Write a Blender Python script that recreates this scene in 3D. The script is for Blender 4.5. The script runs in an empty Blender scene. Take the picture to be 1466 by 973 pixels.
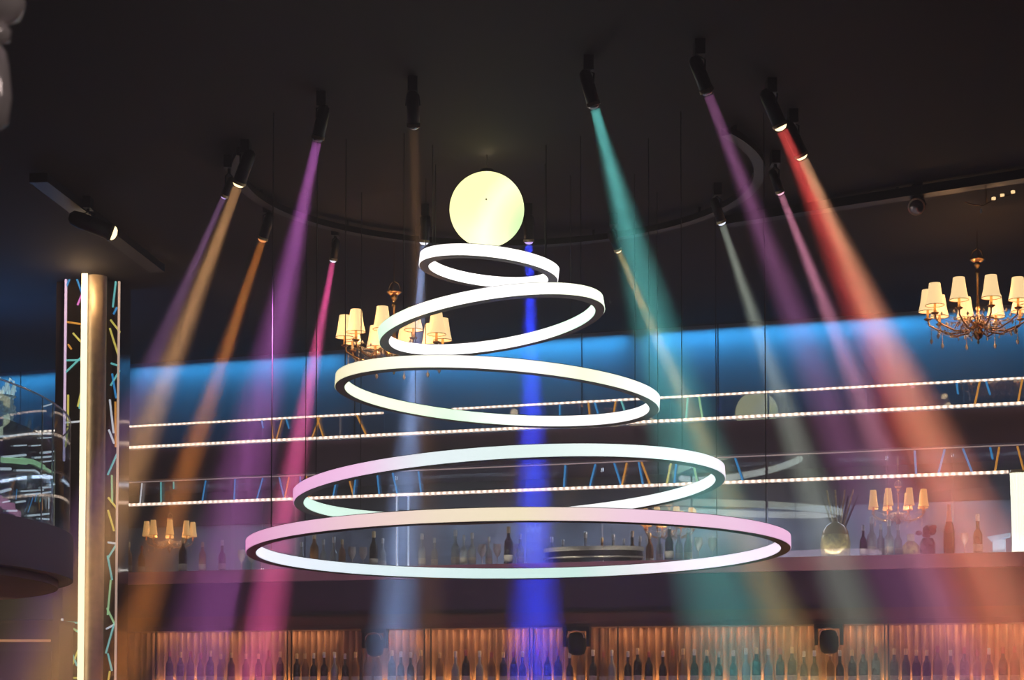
import bpy, math, random
from mathutils import Vector, Matrix
random.seed(7)
S = bpy.context.scene
COL = S.collection
f = 2500.0; PIT = math.radians(2.5); EYE = 1.6
FW = Vector((0, math.cos(PIT), math.sin(PIT))); UP = Vector((0, -math.sin(PIT), math.cos(PIT)))
CAM = Vector((0, 0, EYE))
TH = math.radians(19)
WO = Vector((0, 17, 0)); WU = Vector((math.cos(TH), -math.sin(TH), 0)); WN = Vector((-math.sin(TH), -math.cos(TH), 0))
CEIL = EYE + 3.78

def ray(px, py): return Vector(((px-733)/f, 0, 0)) + FW + UP*((866-py)/f)
def at_y(px, py, Y): d = ray(px, py); return CAM + d*(Y/d.y)
def at_z(px, py, z): d = ray(px, py); return CAM + d*((z-EYE)/d.z)
def at_n(px, py, n):
    d = ray(px, py); t = ((WO + WN*n - CAM).dot(WN))/d.dot(WN); return CAM + d*t
def wl(px, py, n):                       # pixel -> wall-frame local coords (x along, y away from camera, z)
    p = at_n(px, py, n) - WO
    return Vector((p.dot(WU), -p.dot(WN), p.z))
def zn(py, n): return at_n(733, py, n).z

# ------------------------------------------------------------------ materials
MATS = {}
def mat(name, base=(.5,.5,.5), rough=.5, metal=0., emit=None, es=0., trans=0., noise=0., nscale=8., bump=0., coat=0., spec=.5, ior=1.45, transl=0):
    m = bpy.data.materials.new(name); m.use_nodes = True; nt = m.node_tree; b = nt.nodes['Principled BSDF']
    b.inputs['Roughness'].default_value = rough; b.inputs['Metallic'].default_value = metal
    b.inputs['Transmission Weight'].default_value = trans; b.inputs['Coat Weight'].default_value = coat
    b.inputs['Specular IOR Level'].default_value = spec; b.inputs['IOR'].default_value = ior
    tc = nt.nodes.new('ShaderNodeTexCoord'); nz = nt.nodes.new('ShaderNodeTexNoise'); nz.inputs['Scale'].default_value = nscale
    nt.links.new(tc.outputs['Object'], nz.inputs['Vector'])
    cr = nt.nodes.new('ShaderNodeValToRGB')
    k = noise
    cr.color_ramp.elements[0].position = .3; cr.color_ramp.elements[1].position = .7
    cr.color_ramp.elements[0].color = tuple(max(0, c*(1-k)) for c in base)+(1,)
    cr.color_ramp.elements[1].color = tuple(min(1, c*(1+k)) for c in base)+(1,)
    nt.links.new(nz.outputs['Fac'], cr.inputs['Fac']); nt.links.new(cr.outputs['Color'], b.inputs['Base Color'])
    if emit:
        b.inputs['Emission Color'].default_value = tuple(emit)+(1,); b.inputs['Emission Strength'].default_value = es
    if bump:
        bp = nt.nodes.new('ShaderNodeBump'); bp.inputs['Strength'].default_value = bump
        nt.links.new(nz.outputs['Fac'], bp.inputs['Height']); nt.links.new(bp.outputs['Normal'], b.inputs['Normal'])
    MATS[name] = m; return m

def srgb(r, g, b):
    g_ = lambda c: ((c/255+.055)/1.055)**2.4 if c > 10 else c/255/12.92
    return (g_(r), g_(g), g_(b))

def ring_mat(name, stops, strength):
    """LED colour by angle round the ring (pixel LED tape): stops = [(angle deg, srgb)] angle from +X counter-clockwise."""
    m = bpy.data.materials.new(name); m.use_nodes = True; nt = m.node_tree; b = nt.nodes['Principled BSDF']
    tc = nt.nodes.new('ShaderNodeTexCoord'); sp = nt.nodes.new('ShaderNodeSeparateXYZ'); nt.links.new(tc.outputs['Object'], sp.inputs[0])
    at = nt.nodes.new('ShaderNodeMath'); at.operation = 'ARCTAN2'; nt.links.new(sp.outputs['Y'], at.inputs[0]); nt.links.new(sp.outputs['X'], at.inputs[1])
    mr = nt.nodes.new('ShaderNodeMapRange'); mr.inputs['From Min'].default_value = -math.pi; mr.inputs['From Max'].default_value = math.pi
    nt.links.new(at.outputs[0], mr.inputs['Value'])
    cr = nt.nodes.new('ShaderNodeValToRGB'); nt.links.new(mr.outputs[0], cr.inputs['Fac'])
    st = sorted(((a+180)/360, c) for a, c in stops)
    el = cr.color_ramp.elements
    el[0].position = st[0][0]; el[0].color = srgb(*st[0][1])+(1,)
    el[1].position = st[-1][0]; el[1].color = srgb(*st[-1][1])+(1,)
    st = [(p, tuple(int(v*.72+255*.28) for v in c)) for p, c in st]
    for p, c in st[1:-1]:
        e = el.new(p); e.color = srgb(*c)+(1,)
    nt.links.new(cr.outputs['Color'], b.inputs['Emission Color']); b.inputs['Emission Strength'].default_value = strength
    b.inputs['Base Color'].default_value = (.6, .6, .6, 1)
    return m

def glass_mat(name, tint=(.9,.95,1), gloss=.12, rough=.02, gmax=.9):
    m = bpy.data.materials.new(name); m.use_nodes = True; nt = m.node_tree
    for n in list(nt.nodes):
        if n.type == 'BSDF_PRINCIPLED': nt.nodes.remove(n)
    out = nt.nodes['Material Output']; tr = nt.nodes.new('ShaderNodeBsdfTransparent'); gl = nt.nodes.new('ShaderNodeBsdfGlossy')
    tr.inputs[0].default_value = tuple(tint)+(1,); gl.inputs['Roughness'].default_value = rough
    mx = nt.nodes.new('ShaderNodeMixShader'); fr = nt.nodes.new('ShaderNodeLayerWeight'); fr.inputs['Blend'].default_value = .35
    mr = nt.nodes.new('ShaderNodeMapRange'); mr.inputs['To Min'].default_value = gloss; mr.inputs['To Max'].default_value = gmax
    nt.links.new(fr.outputs['Fresnel'], mr.inputs['Value']); mr.inputs['From Max'].default_value = 1.0
    nt.links.new(mr.outputs[0], mx.inputs[0]); nt.links.new(tr.outputs[0], mx.inputs[1]); nt.links.new(gl.outputs[0], mx.inputs[2])
    nt.links.new(mx.outputs[0], out.inputs['Surface']); MATS[name] = m
    return m

mat('ceiling_paint', (.008,.007,.010), .85, noise=.25, nscale=1.5, bump=.05)
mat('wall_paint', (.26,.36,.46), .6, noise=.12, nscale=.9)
mat('dark_wall', (.05,.04,.055), .6, noise=.3, nscale=2)
mat('fascia_paint', (.07,.045,.09), .45, noise=.2, nscale=1.2)
mat('lip_stone', (.75,.48,.50), .35, noise=.25, nscale=2.5)
mat('valance_wood', (.16,.075,.04), .35, noise=.35, nscale=3)
mat('curtain', (.42,.22,.11), .55, noise=.35, nscale=6)
mat('black_metal', (.012,.012,.015), .45, .3, noise=.2)
mat('ring_metal', (.05,.045,.04), .4, .6, noise=.15)
mat('steel', (.75,.73,.74), .25, 1., noise=.08)
mat('bronze', (.70,.55,.40), .5, .45, noise=.15, nscale=14)
mat('brass', (.62,.36,.16), .25, 1., noise=.2, nscale=20)
mat('panel', (.26,.30,.38), .3, noise=.45, nscale=2.2, coat=.4)
mat('floor_stone', (.05,.045,.045), .4, noise=.3)
mat('mirror_dark', (.16,.13,.12), .12, .85, noise=.3, nscale=4)
mat('cable', (.02,.02,.02), .5)
mat('seam', (.02,.03,.04), .6)
mat('led_warm', (.8,.7,.6), .5, emit=(1,.76,.60), es=2.3)
mat('led_rail', (.5,.45,.45), .4, emit=(1,.8,.75), es=.28)
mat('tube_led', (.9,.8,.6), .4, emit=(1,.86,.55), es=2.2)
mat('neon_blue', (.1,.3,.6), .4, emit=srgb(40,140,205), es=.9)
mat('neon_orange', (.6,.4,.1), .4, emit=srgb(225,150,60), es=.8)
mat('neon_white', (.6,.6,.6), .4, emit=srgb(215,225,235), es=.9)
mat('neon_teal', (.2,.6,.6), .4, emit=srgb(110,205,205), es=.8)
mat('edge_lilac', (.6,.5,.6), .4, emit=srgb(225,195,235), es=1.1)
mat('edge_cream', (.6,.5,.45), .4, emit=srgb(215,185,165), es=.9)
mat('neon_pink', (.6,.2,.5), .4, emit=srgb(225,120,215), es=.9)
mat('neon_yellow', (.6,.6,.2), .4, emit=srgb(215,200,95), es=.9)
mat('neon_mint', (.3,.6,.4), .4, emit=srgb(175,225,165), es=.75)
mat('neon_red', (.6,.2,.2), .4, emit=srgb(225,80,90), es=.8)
mat('shade', (.85,.6,.3), .8, emit=(1,.70,.34), es=1.35, noise=.05)
mat('shade_reflection', (.85,.5,.2), .8, emit=(1,.48,.14), es=1.1, noise=.05)
mat('bulb', (1,.8,.5), .4, emit=(1,.75,.4), es=6)
mat('lens_warm', (1,.8,.5), .2, emit=(1,.72,.38), es=3)
mat('lens_violet', (.7,.6,1), .2, emit=(.62,.42,1), es=1.2)
mat('lens_white', (.9,.9,1), .2, emit=(.8,.85,1), es=1.5)
mat('lens_pink', (1,.6,.7), .2, emit=(1,.5,.65), es=1.6)
mat('lens_orange', (1,.5,.2), .2, emit=(1,.33,.1), es=1.3)
mat('lens_off', (.35,.33,.36), .08, .8, noise=.6, nscale=60)
mat('crystal', (.95,.85,.78), .12, .1, trans=.35, ior=1.5)
mat('bottle_dark', (.035,.022,.014), .12, coat=.6, noise=.3)
mat('bottle_amber', (.34,.15,.04), .12, coat=.5, noise=.3)
mat('bottle_clear', (.38,.42,.44), .08, .1, coat=.7, noise=.2)
mat('bottle_blue', (.10,.16,.30), .1, coat=.7, noise=.2)
mat('cap_gold', (.95,.72,.40), .35, .5)
mat('cap_silver', (.95,.95,.92), .3, .5)
mat('cap_red', (.5,.1,.08), .35)
mat('label_paper', (.65,.58,.45), .7, noise=.2, nscale=40)
mat('flute_lamp', (.9,.88,.8), .5, emit=(1,.90,.66), es=2.3)
mat('blue_box_glow', (.4,.6,.75), .5, emit=srgb(120,180,215), es=.55)
mat('jar_gold', (.85,.50,.20), .3, .3, noise=.6, nscale=30, coat=.5)
mat('strip_orange', (.8,.4,.2), .5, emit=(1,.45,.2), es=.55)
mat('fringe', (.5,.62,.68), .5, emit=srgb(150,195,210), es=.25, noise=.7, nscale=60)
mat('fringe_white', (.9,.95,1), .5, emit=srgb(205,235,240), es=.75)
mat('wood_brown', (.20,.12,.08), .5, noise=.3, nscale=2)
mat('foil_pink', (.8,.45,.42), .3, .6)
glass_mat('glass')
glass_mat('glass_curved', (.85,.92,.95), .05, gmax=.22)

# LED rope: bead pattern along its run
def bead(m):
    nt = m.node_tree; b = nt.nodes['Principled BSDF']
    tc = nt.nodes.new('ShaderNodeTexCoord'); w = nt.nodes.new('ShaderNodeTexWave'); w.inputs['Scale'].default_value = 5.2
    nt.links.new(tc.outputs['Object'], w.inputs['Vector'])
    mr = nt.nodes.new('ShaderNodeMapRange'); mr.inputs['To Min'].default_value = b.inputs['Emission Strength'].default_value*.35
    mr.inputs['To Max'].default_value = b.inputs['Emission Strength'].default_value*1.4
    nt.links.new(w.outputs['Fac'], mr.inputs['Value']); nt.links.new(mr.outputs[0], b.inputs['Emission Strength'])
bead(MATS['led_warm'])

# ------------------------------------------------------------------ mesh builder
class MB:
    def __init__(s): s.v = []; s.f = []; s.sm = []
    def add(s, vs, fs, smooth=False):
        o = len(s.v); s.v += [tuple(v) for v in vs]; s.f += [tuple(i+o for i in q) for q in fs]; s.sm += [smooth]*len(fs); return s
    def box(s, lo, hi, M=None):
        x0,y0,z0 = lo; x1,y1,z1 = hi
        vs = [Vector(p) for p in ((x0,y0,z0),(x1,y0,z0),(x1,y1,z0),(x0,y1,z0),(x0,y0,z1),(x1,y0,z1),(x1,y1,z1),(x0,y1,z1))]
        if M: vs = [M @ v for v in vs]
        return s.add(vs, [(0,3,2,1),(4,5,6,7),(0,1,5,4),(1,2,6,5),(2,3,7,6),(3,0,4,7)])
    def tube(s, pts, r, n=8, closed=False, caps=True):
        pts = [Vector(p) for p in pts]; m = len(pts); rr = r if isinstance(r, (list, tuple)) else [r]*m
        vs = []; ref = None
        for i, p in enumerate(pts):
            a = pts[(i-1) % m] if (closed or i > 0) else p; b = pts[(i+1) % m] if (closed or i < m-1) else p
            t = (b-a).normalized()
            if ref is None: ref = Vector((0,0,1)) if abs(t.z) < .9 else Vector((1,0,0))
            e = (ref - t*ref.dot(t)).normalized(); g = t.cross(e); ref = e
            for k in range(n):
                w = 2*math.pi*k/n; vs.append(p + (e*math.cos(w)+g*math.sin(w))*rr[i])
        fs = []
        for i in range(m if closed else m-1):
            j = (i+1) % m
            for k in range(n):
                l = (k+1) % n; fs.append((i*n+k, i*n+l, j*n+l, j*n+k))
        s.add(vs, fs, True)
        if caps and not closed:
            s.add(vs[:n], [tuple(range(n))[::-1]]); s.add(vs[-n:], [tuple(range(n))])
        return s
    def lathe(s, prof, c=(0,0,0), n=16, M=None, flute=0):
        c = Vector(c); vs = []; m = len(prof)
        for (r, z) in prof:
            for k in range(n):
                w = 2*math.pi*k/n; q = r*(1+flute*(k % 2)); v = Vector((q*math.cos(w), q*math.sin(w), z))
                vs.append((M @ v if M else v) + c)
        fs = [(i*n+k, i*n+(k+1) % n, (i+1)*n+(k+1) % n, (i+1)*n+k) for i in range(m-1) for k in range(n)]
        s.add(vs, fs, flute == 0)
        s.add(vs[:n], [tuple(range(n))[::-1]]); s.add(vs[-n:], [tuple(range(n))]); return s
    def build(s, name, m, parent=None, loc=None):
        me = bpy.data.meshes.new(name); me.from_pydata(s.v, [], s.f); me.materials.append(m if not isinstance(m, str) else MATS[m])
        me.polygons.foreach_set('use_smooth', s.sm); me.update()
        o = bpy.data.objects.new(name, me); COL.objects.link(o)
        if parent: o.parent = parent
        if loc is not None: o.location = loc
        return o
def tag(o, label=None, cat=None, group=None, kind=None):
    if label: o['label'] = label
    if cat: o['category'] = cat
    if group: o['group'] = group
    if kind: o['kind'] = kind
    return o
def empty(name, loc=(0,0,0), rz=0, rot=None):
    o = bpy.data.objects.new(name, None); o.empty_display_size = .1; COL.objects.link(o); o.location = loc
    o.rotation_euler = rot if rot else (0, 0, rz); return o
def wroot(name): return empty(name, WO, -TH)
def kids(o): return [c for c in bpy.data.objects if c.parent == o]
def copy_tree(o, parent=None):
    c = o.copy(); COL.objects.link(c)
    if parent: c.parent = parent
    for ch in kids(o): copy_tree(ch, c)
    return c
def aim(d):   # euler so that local -Z points along d
    return Vector(d).normalized().to_track_quat('-Z', 'Y').to_euler()
def light(name, typ, loc, energy, color, parent=None, **kw):
    l = bpy.data.lights.new(name, typ); l.energy = energy; l.color = color
    rot = kw.pop('rot', None)
    for k, v in kw.items(): setattr(l, k, v)
    o = bpy.data.objects.new(name, l); COL.objects.link(o); o.location = loc
    if rot: o.rotation_euler = rot
    if parent: o.parent = parent
    return o

def wbox(name, m, px0, px1, z0, z1, n0, n1, label=None, cat=None, kind='structure'):
    """box in wall frame between pixel columns, heights z0..z1 and offsets n0>n1 (towards camera positive)"""
    r = wroot(name) if False else None
    mb = MB(); x0 = wl(px0, 900, n0).x; x1 = wl(px1, 900, n0).x
    mb.box((x0, -n0, z0), (x1, -n1, z1)); o = mb.build(name, m); o.location = WO; o.rotation_euler = (0,0,-TH)
    return tag(o, label, cat, None, kind)

# ------------------------------------------------------------------ setting
tag(MB().box((-12,-2,CEIL),(10,26,CEIL+.2)).build('ceiling','ceiling_paint'), 'high dark ceiling over the whole room', 'ceiling', kind='structure')
tag(MB().box((-12,-2,-.2),(10,26,0)).build('floor','floor_stone'), 'dark floor of the room', 'floor', kind='structure')
NB = -2.0
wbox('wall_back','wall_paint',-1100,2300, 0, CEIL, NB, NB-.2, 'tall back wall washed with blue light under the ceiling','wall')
tag(MB().box((-12.2,-2,0),(-12,26,CEIL)).build('wall_left','dark_wall'), 'dark side wall beyond the left edge', 'wall', kind='structure')
tag(MB().box((10,-2,0),(10.2,26,CEIL)).build('wall_right','dark_wall'), 'dark side wall beyond the right edge', 'wall', kind='structure')
tag(MB().box((-12,-2.2,0),(10,-2,CEIL)).build('wall_front','dark_wall'), 'dark wall behind the viewer', 'wall', kind='structure')
# panel seams on the blue wall
for i, px in enumerate((30, 390, 508, 833, 1028)):
    p = wl(px, 520, NB); mb = MB().box((p.x-.006, -NB-.004, EYE), (p.x+.006, -NB, CEIL))
    o = mb.build('trim_%d' % (i+1), 'seam'); o.location = WO; o.rotation_euler = (0,0,-TH)
    tag(o, 'thin vertical joint in the blue lit wall', 'wall trim', kind='structure')

zlipT, zlipB, zfasB, zvalB = zn(806.5,.08), zn(825,.08), zn(876.7,0), zn(898,.05)
zstr, zrail = zn(702.3,0), zn(667.6,0)
NU = -.6
zU, zUr, zUb = zn(613.5,NU), zn(581,NU), zn(664,NU)
MB0 = MB()
wbox('mezzanine_fascia','fascia_paint',-900,1900, zfasB, zlipB, 0, NB, 'wide dark band below the lower balcony edge','balcony front')
wbox('mezzanine_ledge','lip_stone',-900,1900, zlipB, zlipT, .10, NB, 'reddish stone ledge running under the glass of the lower balcony','ledge')
wbox('upper_balcony','fascia_paint',-900,1900, zUb, zU-.03, NU, NB, 'dark front of the upper balcony between the two lit railings','balcony front')
wbox('mezzanine_panel','panel',428,1900, zlipT, zn(738,NB+.03), NB+.04, NB, 'blue grey low panel at the back of the lower balcony','wall panel')
wbox('mezzanine_wall','dark_wall',-900,1900, zn(738,NB+.03), zUb, NB+.05, NB, 'dark upper wall at the back of the lower balcony','wall')

# ------------------------------------------------------------------ balustrades
def balustrade(name, label, n, zb, zs, zr, rods, stripsegs, railsegs, glassb, railmat, rail_r):
    root = wroot(name); tag(root, label, 'balustrade')
    X = lambda px, z: wl(px, 0, n).x if False else (at_n(px, 975-(z-EYE)*2500/17, n)-WO).dot(WU)
    y = -n
    for a, b in stripsegs:
        MB().tube([(X(a,zs), y-.03, zs), (X(b,zs), y-.03, zs)], .013, 8).build('light_strip','led_warm',root)
    for a, b in railsegs:
        MB().tube([(X(a,zr), y-.02, zr), (X(b,zr), y-.02, zr)], rail_r, 8).build('handrail', railmat, root)
    xs = glassb
    for a, b in zip(xs[:-1], xs[1:]):
        MB().box((X(a,zs)+.008, y+.0, zb), (X(b,zs)-.008, y+.012, zr-.01)).build('glass_pane','glass',root)
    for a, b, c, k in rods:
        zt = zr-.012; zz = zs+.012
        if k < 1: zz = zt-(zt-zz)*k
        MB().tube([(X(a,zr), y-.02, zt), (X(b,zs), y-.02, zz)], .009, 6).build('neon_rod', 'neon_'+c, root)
    return root, X
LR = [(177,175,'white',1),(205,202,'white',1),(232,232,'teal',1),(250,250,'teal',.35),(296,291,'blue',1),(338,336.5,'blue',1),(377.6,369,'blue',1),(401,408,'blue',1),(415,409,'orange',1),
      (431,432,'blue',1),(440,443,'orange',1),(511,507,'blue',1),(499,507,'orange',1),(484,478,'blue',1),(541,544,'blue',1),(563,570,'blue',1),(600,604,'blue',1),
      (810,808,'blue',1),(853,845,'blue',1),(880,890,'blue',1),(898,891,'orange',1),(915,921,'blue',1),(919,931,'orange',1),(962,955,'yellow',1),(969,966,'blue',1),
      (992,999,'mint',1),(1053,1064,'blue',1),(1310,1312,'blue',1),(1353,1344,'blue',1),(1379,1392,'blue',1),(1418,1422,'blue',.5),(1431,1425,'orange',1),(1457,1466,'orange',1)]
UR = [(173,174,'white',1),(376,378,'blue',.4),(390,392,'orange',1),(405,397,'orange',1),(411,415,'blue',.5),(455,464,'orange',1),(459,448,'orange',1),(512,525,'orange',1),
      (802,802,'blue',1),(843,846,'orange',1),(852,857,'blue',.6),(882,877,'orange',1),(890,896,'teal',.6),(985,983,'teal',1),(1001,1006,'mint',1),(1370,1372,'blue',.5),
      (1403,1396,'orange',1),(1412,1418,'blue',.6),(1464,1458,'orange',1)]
lowB, XL = balustrade('glass_balustrade', 'lower glass balustrade, thin grey rail above one glowing beaded line and slanted neon rods', 0, zlipT, zstr, zrail, LR, [(-40,1444)], [(-40,1500)],
    [-40,118,376,477,567,752,862,990,1098,1270,1364,1500], 'led_rail', .006)
for px in (567, 583):
    MB().tube([(XL(px,zstr), .03, zlipT), (XL(px,zstr), .03, zstr)], .011, 8).build('post','neon_white',lowB)  # metal posts, the light on them put in as emission
upB, XU = balustrade('glass_balustrade', 'upper glass balustrade edged by two glowing beaded light lines below the blue wall', NU, zU-.03, zU, zUr, UR, [(-40,1500)], [(-40,550),(648,1500)],
    [-40,118,376,550,690,830,960,1100,1240,1380,1500], 'led_warm', .010)

# ------------------------------------------------------------------ back bar
X0, X1 = wl(150,930,0).x, wl(1560,930,0).x
ZSH = EYE - .035
bar = wroot('trim_6'); bar.name = 'bar_cornice'; tag(bar, 'brown wooden cornice running above the amber drapery of the bar', 'cornice', kind='structure')
c = MB()
c.box((X0,-.06,zvalB+.03),(X1,.5,zfasB)); c.box((X0,-.09,zvalB+.05),(X1,-.06,zfasB-.02)); c.box((X0,-.03,zvalB),(X1,.5,zvalB+.03))
c.build('moulding','valance_wood',bar)
cu = MB(); N = 900; vs = []
for i in range(N+1):
    x = X0 + (X1-X0)*i/N
    y = .42 + .034*math.sin(x*2*math.pi/.075+1.3*math.sin(x*3.1)) + .012*math.sin(x*2*math.pi/.033+x)
    for z in (ZSH-.3, EYE+.12, zvalB+.0): vs.append((x, y + (.01*math.sin(x*40) if z < 1 else 0), z))
fs = []
for i in range(N):
    for j in range(2): a = i*3+j; fs.append((a, a+3, a+4, a+1))
cu = cu.add(vs, fs, True).build('drapery','curtain'); cu.location = WO; cu.rotation_euler = (0,0,-TH)
tag(cu, 'amber lit pleated drapery behind the bar bottles', 'curtain')
sh_ = MB().box((X0,.02,ZSH-.03),(X1,.36,ZSH)).build('bar_shelf','valance_wood'); sh_.location = WO; sh_.rotation_euler = (0,0,-TH)
tag(sh_, 'wooden shelf carrying the row of bar bottles', 'shelf')
cb_ = MB().box((X0,.0,0),(X1,.36,ZSH-.03)).build('bar_cabinet','valance_wood'); cb_.location = WO; cb_.rotation_euler = (0,0,-TH)
tag(cb_, 'brown cabinet under the bottle shelf', 'cabinet')
for px, lb in ((221,'slim dark post at the left end of the bar'),(409.5,'slim dark post, left one of the pair left of the leftmost moving head'),(415.5,'slim dark post, right one of the pair left of the leftmost moving head'),
        (606,'slim dark post, left one of the pair between leftmost moving head and blue beam'),(615.5,'slim dark post, right one of the pair between leftmost moving head and blue beam'),
        (757,'slim dark post, left one of the pair in the blue beam'),(762.5,'slim dark post, right one of the pair in the blue beam'),
        (883.5,'single slim dark post right of the middle moving head'),(1266,'slim dark post, left one of the pair right of the rightmost moving head'),(1271.5,'slim dark post, right one of the pair right of the rightmost moving head')):
    x = wl(px,930,0).x; o = MB().box((-.006,-.006,0),(.006,.006,zvalB-ZSH)).build('slim_post','black_metal'); o.location = WO+WU*x-WN*.03+Vector((0,0,ZSH)); o.rotation_euler = (0,0,-TH)
    tag(o, lb, 'post', 'slim posts of the bar')

# three moving heads under the cornice
def moving_head(px, label):
    p = wl(px, 915, .05); r = empty('moving_head_light', WO + WU*p.x - WN*p.y + Vector((0,0,zvalB)), -TH)
    tag(r, label, 'stage light', 'moving heads under the bar cornice')
    MB().box((-.13,-.05,-.035),(.13,.05,-.0)).build('base','black_metal',r)
    y = MB()
    for s in (-1,1): y.box((s*.115-.014,-.03,-.19),(s*.115+.014,.03,-.035))
    y.box((-.129,-.03,-.04),(.129,.03,-.03))
    y.build('yoke','black_metal',r)
    MB().lathe([(.02,.10),(.07,.085),(.088,.03),(.088,-.05),(.075,-.10),(.05,-.115)],(0,0,-.15),20).build('head','black_metal',r)
    arc = [(.086*math.cos(a), -.05, -.11+.075*math.sin(a)) for a in [math.pi*i/14 for i in range(15)]]
    MB().tube(arc,.005,6).build('handle','bronze',r)
    MB().lathe([(.052,0),(.045,-.008),(.0,-.012)],(0,0,-.265),16).build('lens','lens_off',r)
moving_head(537,'black moving head light under the bar cornice, leftmost of three')
moving_head(826,'black moving head light under the bar cornice, right of the blue beam')
moving_head(1187,'black moving head light under the bar cornice, rightmost of three')

# ------------------------------------------------------------------ bottles
def bottle_proto(kind):
    r = empty('bottle'); h = .32
    prof = {'wine': [(.036,0),(.038,.01),(.038,.17),(.034,.20),(.016,.235),(.0135,.26),(.0135,.30)],
            'liqueur': [(.034,0),(.036,.01),(.036,.15),(.03,.175),(.015,.20),(.013,.27),(.013,.295)],
            'square': [(.04,0),(.042,.01),(.042,.13),(.036,.155),(.015,.17),(.014,.22)]}[kind[0]]
    MB().lathe(prof, n=4 if False else 14).build('glass_body', kind[1], r)
    zt = prof[-1][1]
    MB().lathe([(.015,zt-.035),(.016,zt-.03),(.016,zt+.015),(.012,zt+.02)], n=10).build('cap', kind[2], r)
    MB().lathe([(prof[2][0]+.0006,.03),(prof[2][0]+.0006,.085)], n=14).build('paper_label','label_paper',r)
    return r
KINDS = [(('wine','bottle_dark','cap_gold'),'dark bottle with gold cap'),(('wine','bottle_amber','cap_red'),'amber bottle with red cap'),
         (('liqueur','bottle_dark','cap_silver'),'dark bottle with silver cap'),(('wine','bottle_amber','cap_gold'),'amber bottle with gold cap'),
         (('liqueur','bottle_clear','cap_silver'),'clear glass bottle with silver cap'),(('wine','bottle_dark','cap_red'),'dark bottle with red cap')]
protos = {}
ordn = ['first','second','third','fourth','fifth','sixth','seventh','eighth','ninth','tenth','eleventh','twelfth','thirteenth','fourteenth','fifteenth','sixteenth','seventeenth','eighteenth','nineteenth','twentieth']
def put_bottle(ki, loc, sc, label, group):
    k = KINDS[ki][0]
    if ki not in protos: protos[ki] = b = bottle_proto(k)
    else: b = copy_tree(protos[ki])
    b.location = loc; b.scale = (sc,sc,sc); tag(b, label, 'bottle', group); return b
BX = [242.6,258.5,272.6,287.6,301,316,331,352,370,385,401,425,437,449,464,479,494,509,526,541,561,574,588,602.5,629.5,652,667,686.6,703.7,720.5,735.5,748,770,784,799,815.7,831.6,849,864,876,899,913,929,949,963,978,994,1012,1029,1050,1068,1083,1100,1117,1134,1151,1166,1189,1202.5,1220,1236,1254,1280,1288+9,1312,1324+3,1342.5,1361,1380.5,1399,1416,1436,1453]
anch = [(221,"the bar's leftmost slim post"),(412,"the bar's first paired posts"),(610,"the bar's second paired posts"),(760,'the paired posts in blue beam'),
        (883,"the bar's single middle post"),(1187,'the rightmost moving head'),(1269,"the bar's rightmost paired posts")]
import bisect
cnt = {}
for i, px in enumerate(BX):
    a = [x for x in anch if x[0] < px][-1]; cnt[a[1]] = cnt.get(a[1],0)+1
    n = -.13 - .03*(i % 2)
    ki = random.choice([0,1,2,3,4,5,0,2]); sc = random.uniform(1.0,1.12)
    p = wl(px, 950, n)
    put_bottle(ki, WO + WU*p.x - WN*p.y + Vector((0,0,ZSH)), sc,
        '%s, %s right of %s' % (KINDS[ki][1], ordn[cnt[a[1]]-1], a[1]), 'bottles on the back bar shelf')
# bottles on the lower balcony ledge behind its glass
MEZ = [(184,3),(203,1),(262,0),(290,3),(318,2),(432,4),(450,3),(463,4),(478,4),(490,3),(535,0),(548,4),(604,4),(622,4),(652,4),(664,4),(676,4),(700,4),(728,0),(745,4),(790,4),(806,4),(838,4),(862,3),(878,4),(893,4),(905,2),(916,4),(930,3),(944,4),(958,2),(972,4),(985,4),(1236,2),(1248,4),(1261,4),(1273,4),(1286,4),(1400,2)]
manch = [(170,'the lit pillar'),(420,'the lowest ring\'s left bend'),(567,'the bright double post'),(752,'the blue beam'),(1220,'the gold glass jar')]
cnt = {}
for i, (px, ki) in enumerate(MEZ):
    a = [x for x in manch if x[0] <= px+2][-1]; cnt[a[1]] = cnt.get(a[1],0)+1
    n = -.16-.05*(i % 3) if not 760 < px < 935 else -.86-.05*(i % 3); p = wl(px, 780, n)
    put_bottle(ki, WO + WU*p.x - WN*p.y + Vector((0,0,zlipT)), (1.08,.95,1.2,1.0)[i%4],
        '%s behind glass, %s right of %s' % (KINDS[ki][1], ordn[cnt[a[1]]-1], a[1]), 'bottles behind the balcony glass')

def mez(name, px, n, label, cat):
    p = wl(px, 780, n); r = empty(name, WO + WU*p.x - WN*p.y + Vector((0,0,zlipT)), -TH); return tag(r, label, cat)
j = mez('glass_jar',1196,-.2,'large gold and amber glass jar with a domed lid behind the balcony glass','jar')
MB().lathe([(.10,0),(.135,.03),(.14,.14),(.13,.20),(.12,.22)],n=20).build('bowl','jar_gold',j)
MB().lathe([(.125,.22),(.12,.25),(.09,.30),(.04,.335),(.02,.34),(.025,.36),(.01,.38)],n=20).build('lid','bottle_amber',j)
j = mez('stick_vase',1200,-.5,'tall vase of amber and dark sticks rising behind the gold glass jar','vase')
MB().lathe([(.06,0),(.08,.05),(.085,.25),(.06,.32)],n=16).build('pot','bottle_dark',j)
for k in range(9):
    a = -.10+.028*k; MB().tube([(a*.4,0,.28),(a*1.5,.02*(k%3),.62+.05*(k%2))],.009,6).build('stick',['bottle_dark','jar_gold'][k%2],j)
j = mez('decanter',1304,-.18,'squat amber decanter with a white stopper behind the balcony glass','decanter')
MB().lathe([(.07,0),(.082,.02),(.078,.09),(.05,.125),(.03,.14)],n=20).build('body','jar_gold',j)
MB().lathe([(.03,.14),(.034,.15),(.034,.20),(.03,.205)],n=12).build('stopper','label_paper',j)
j = mez('champagne_bottle',1359,-.22,'dark champagne bottle with pink foil neck behind the balcony glass','bottle')
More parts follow.
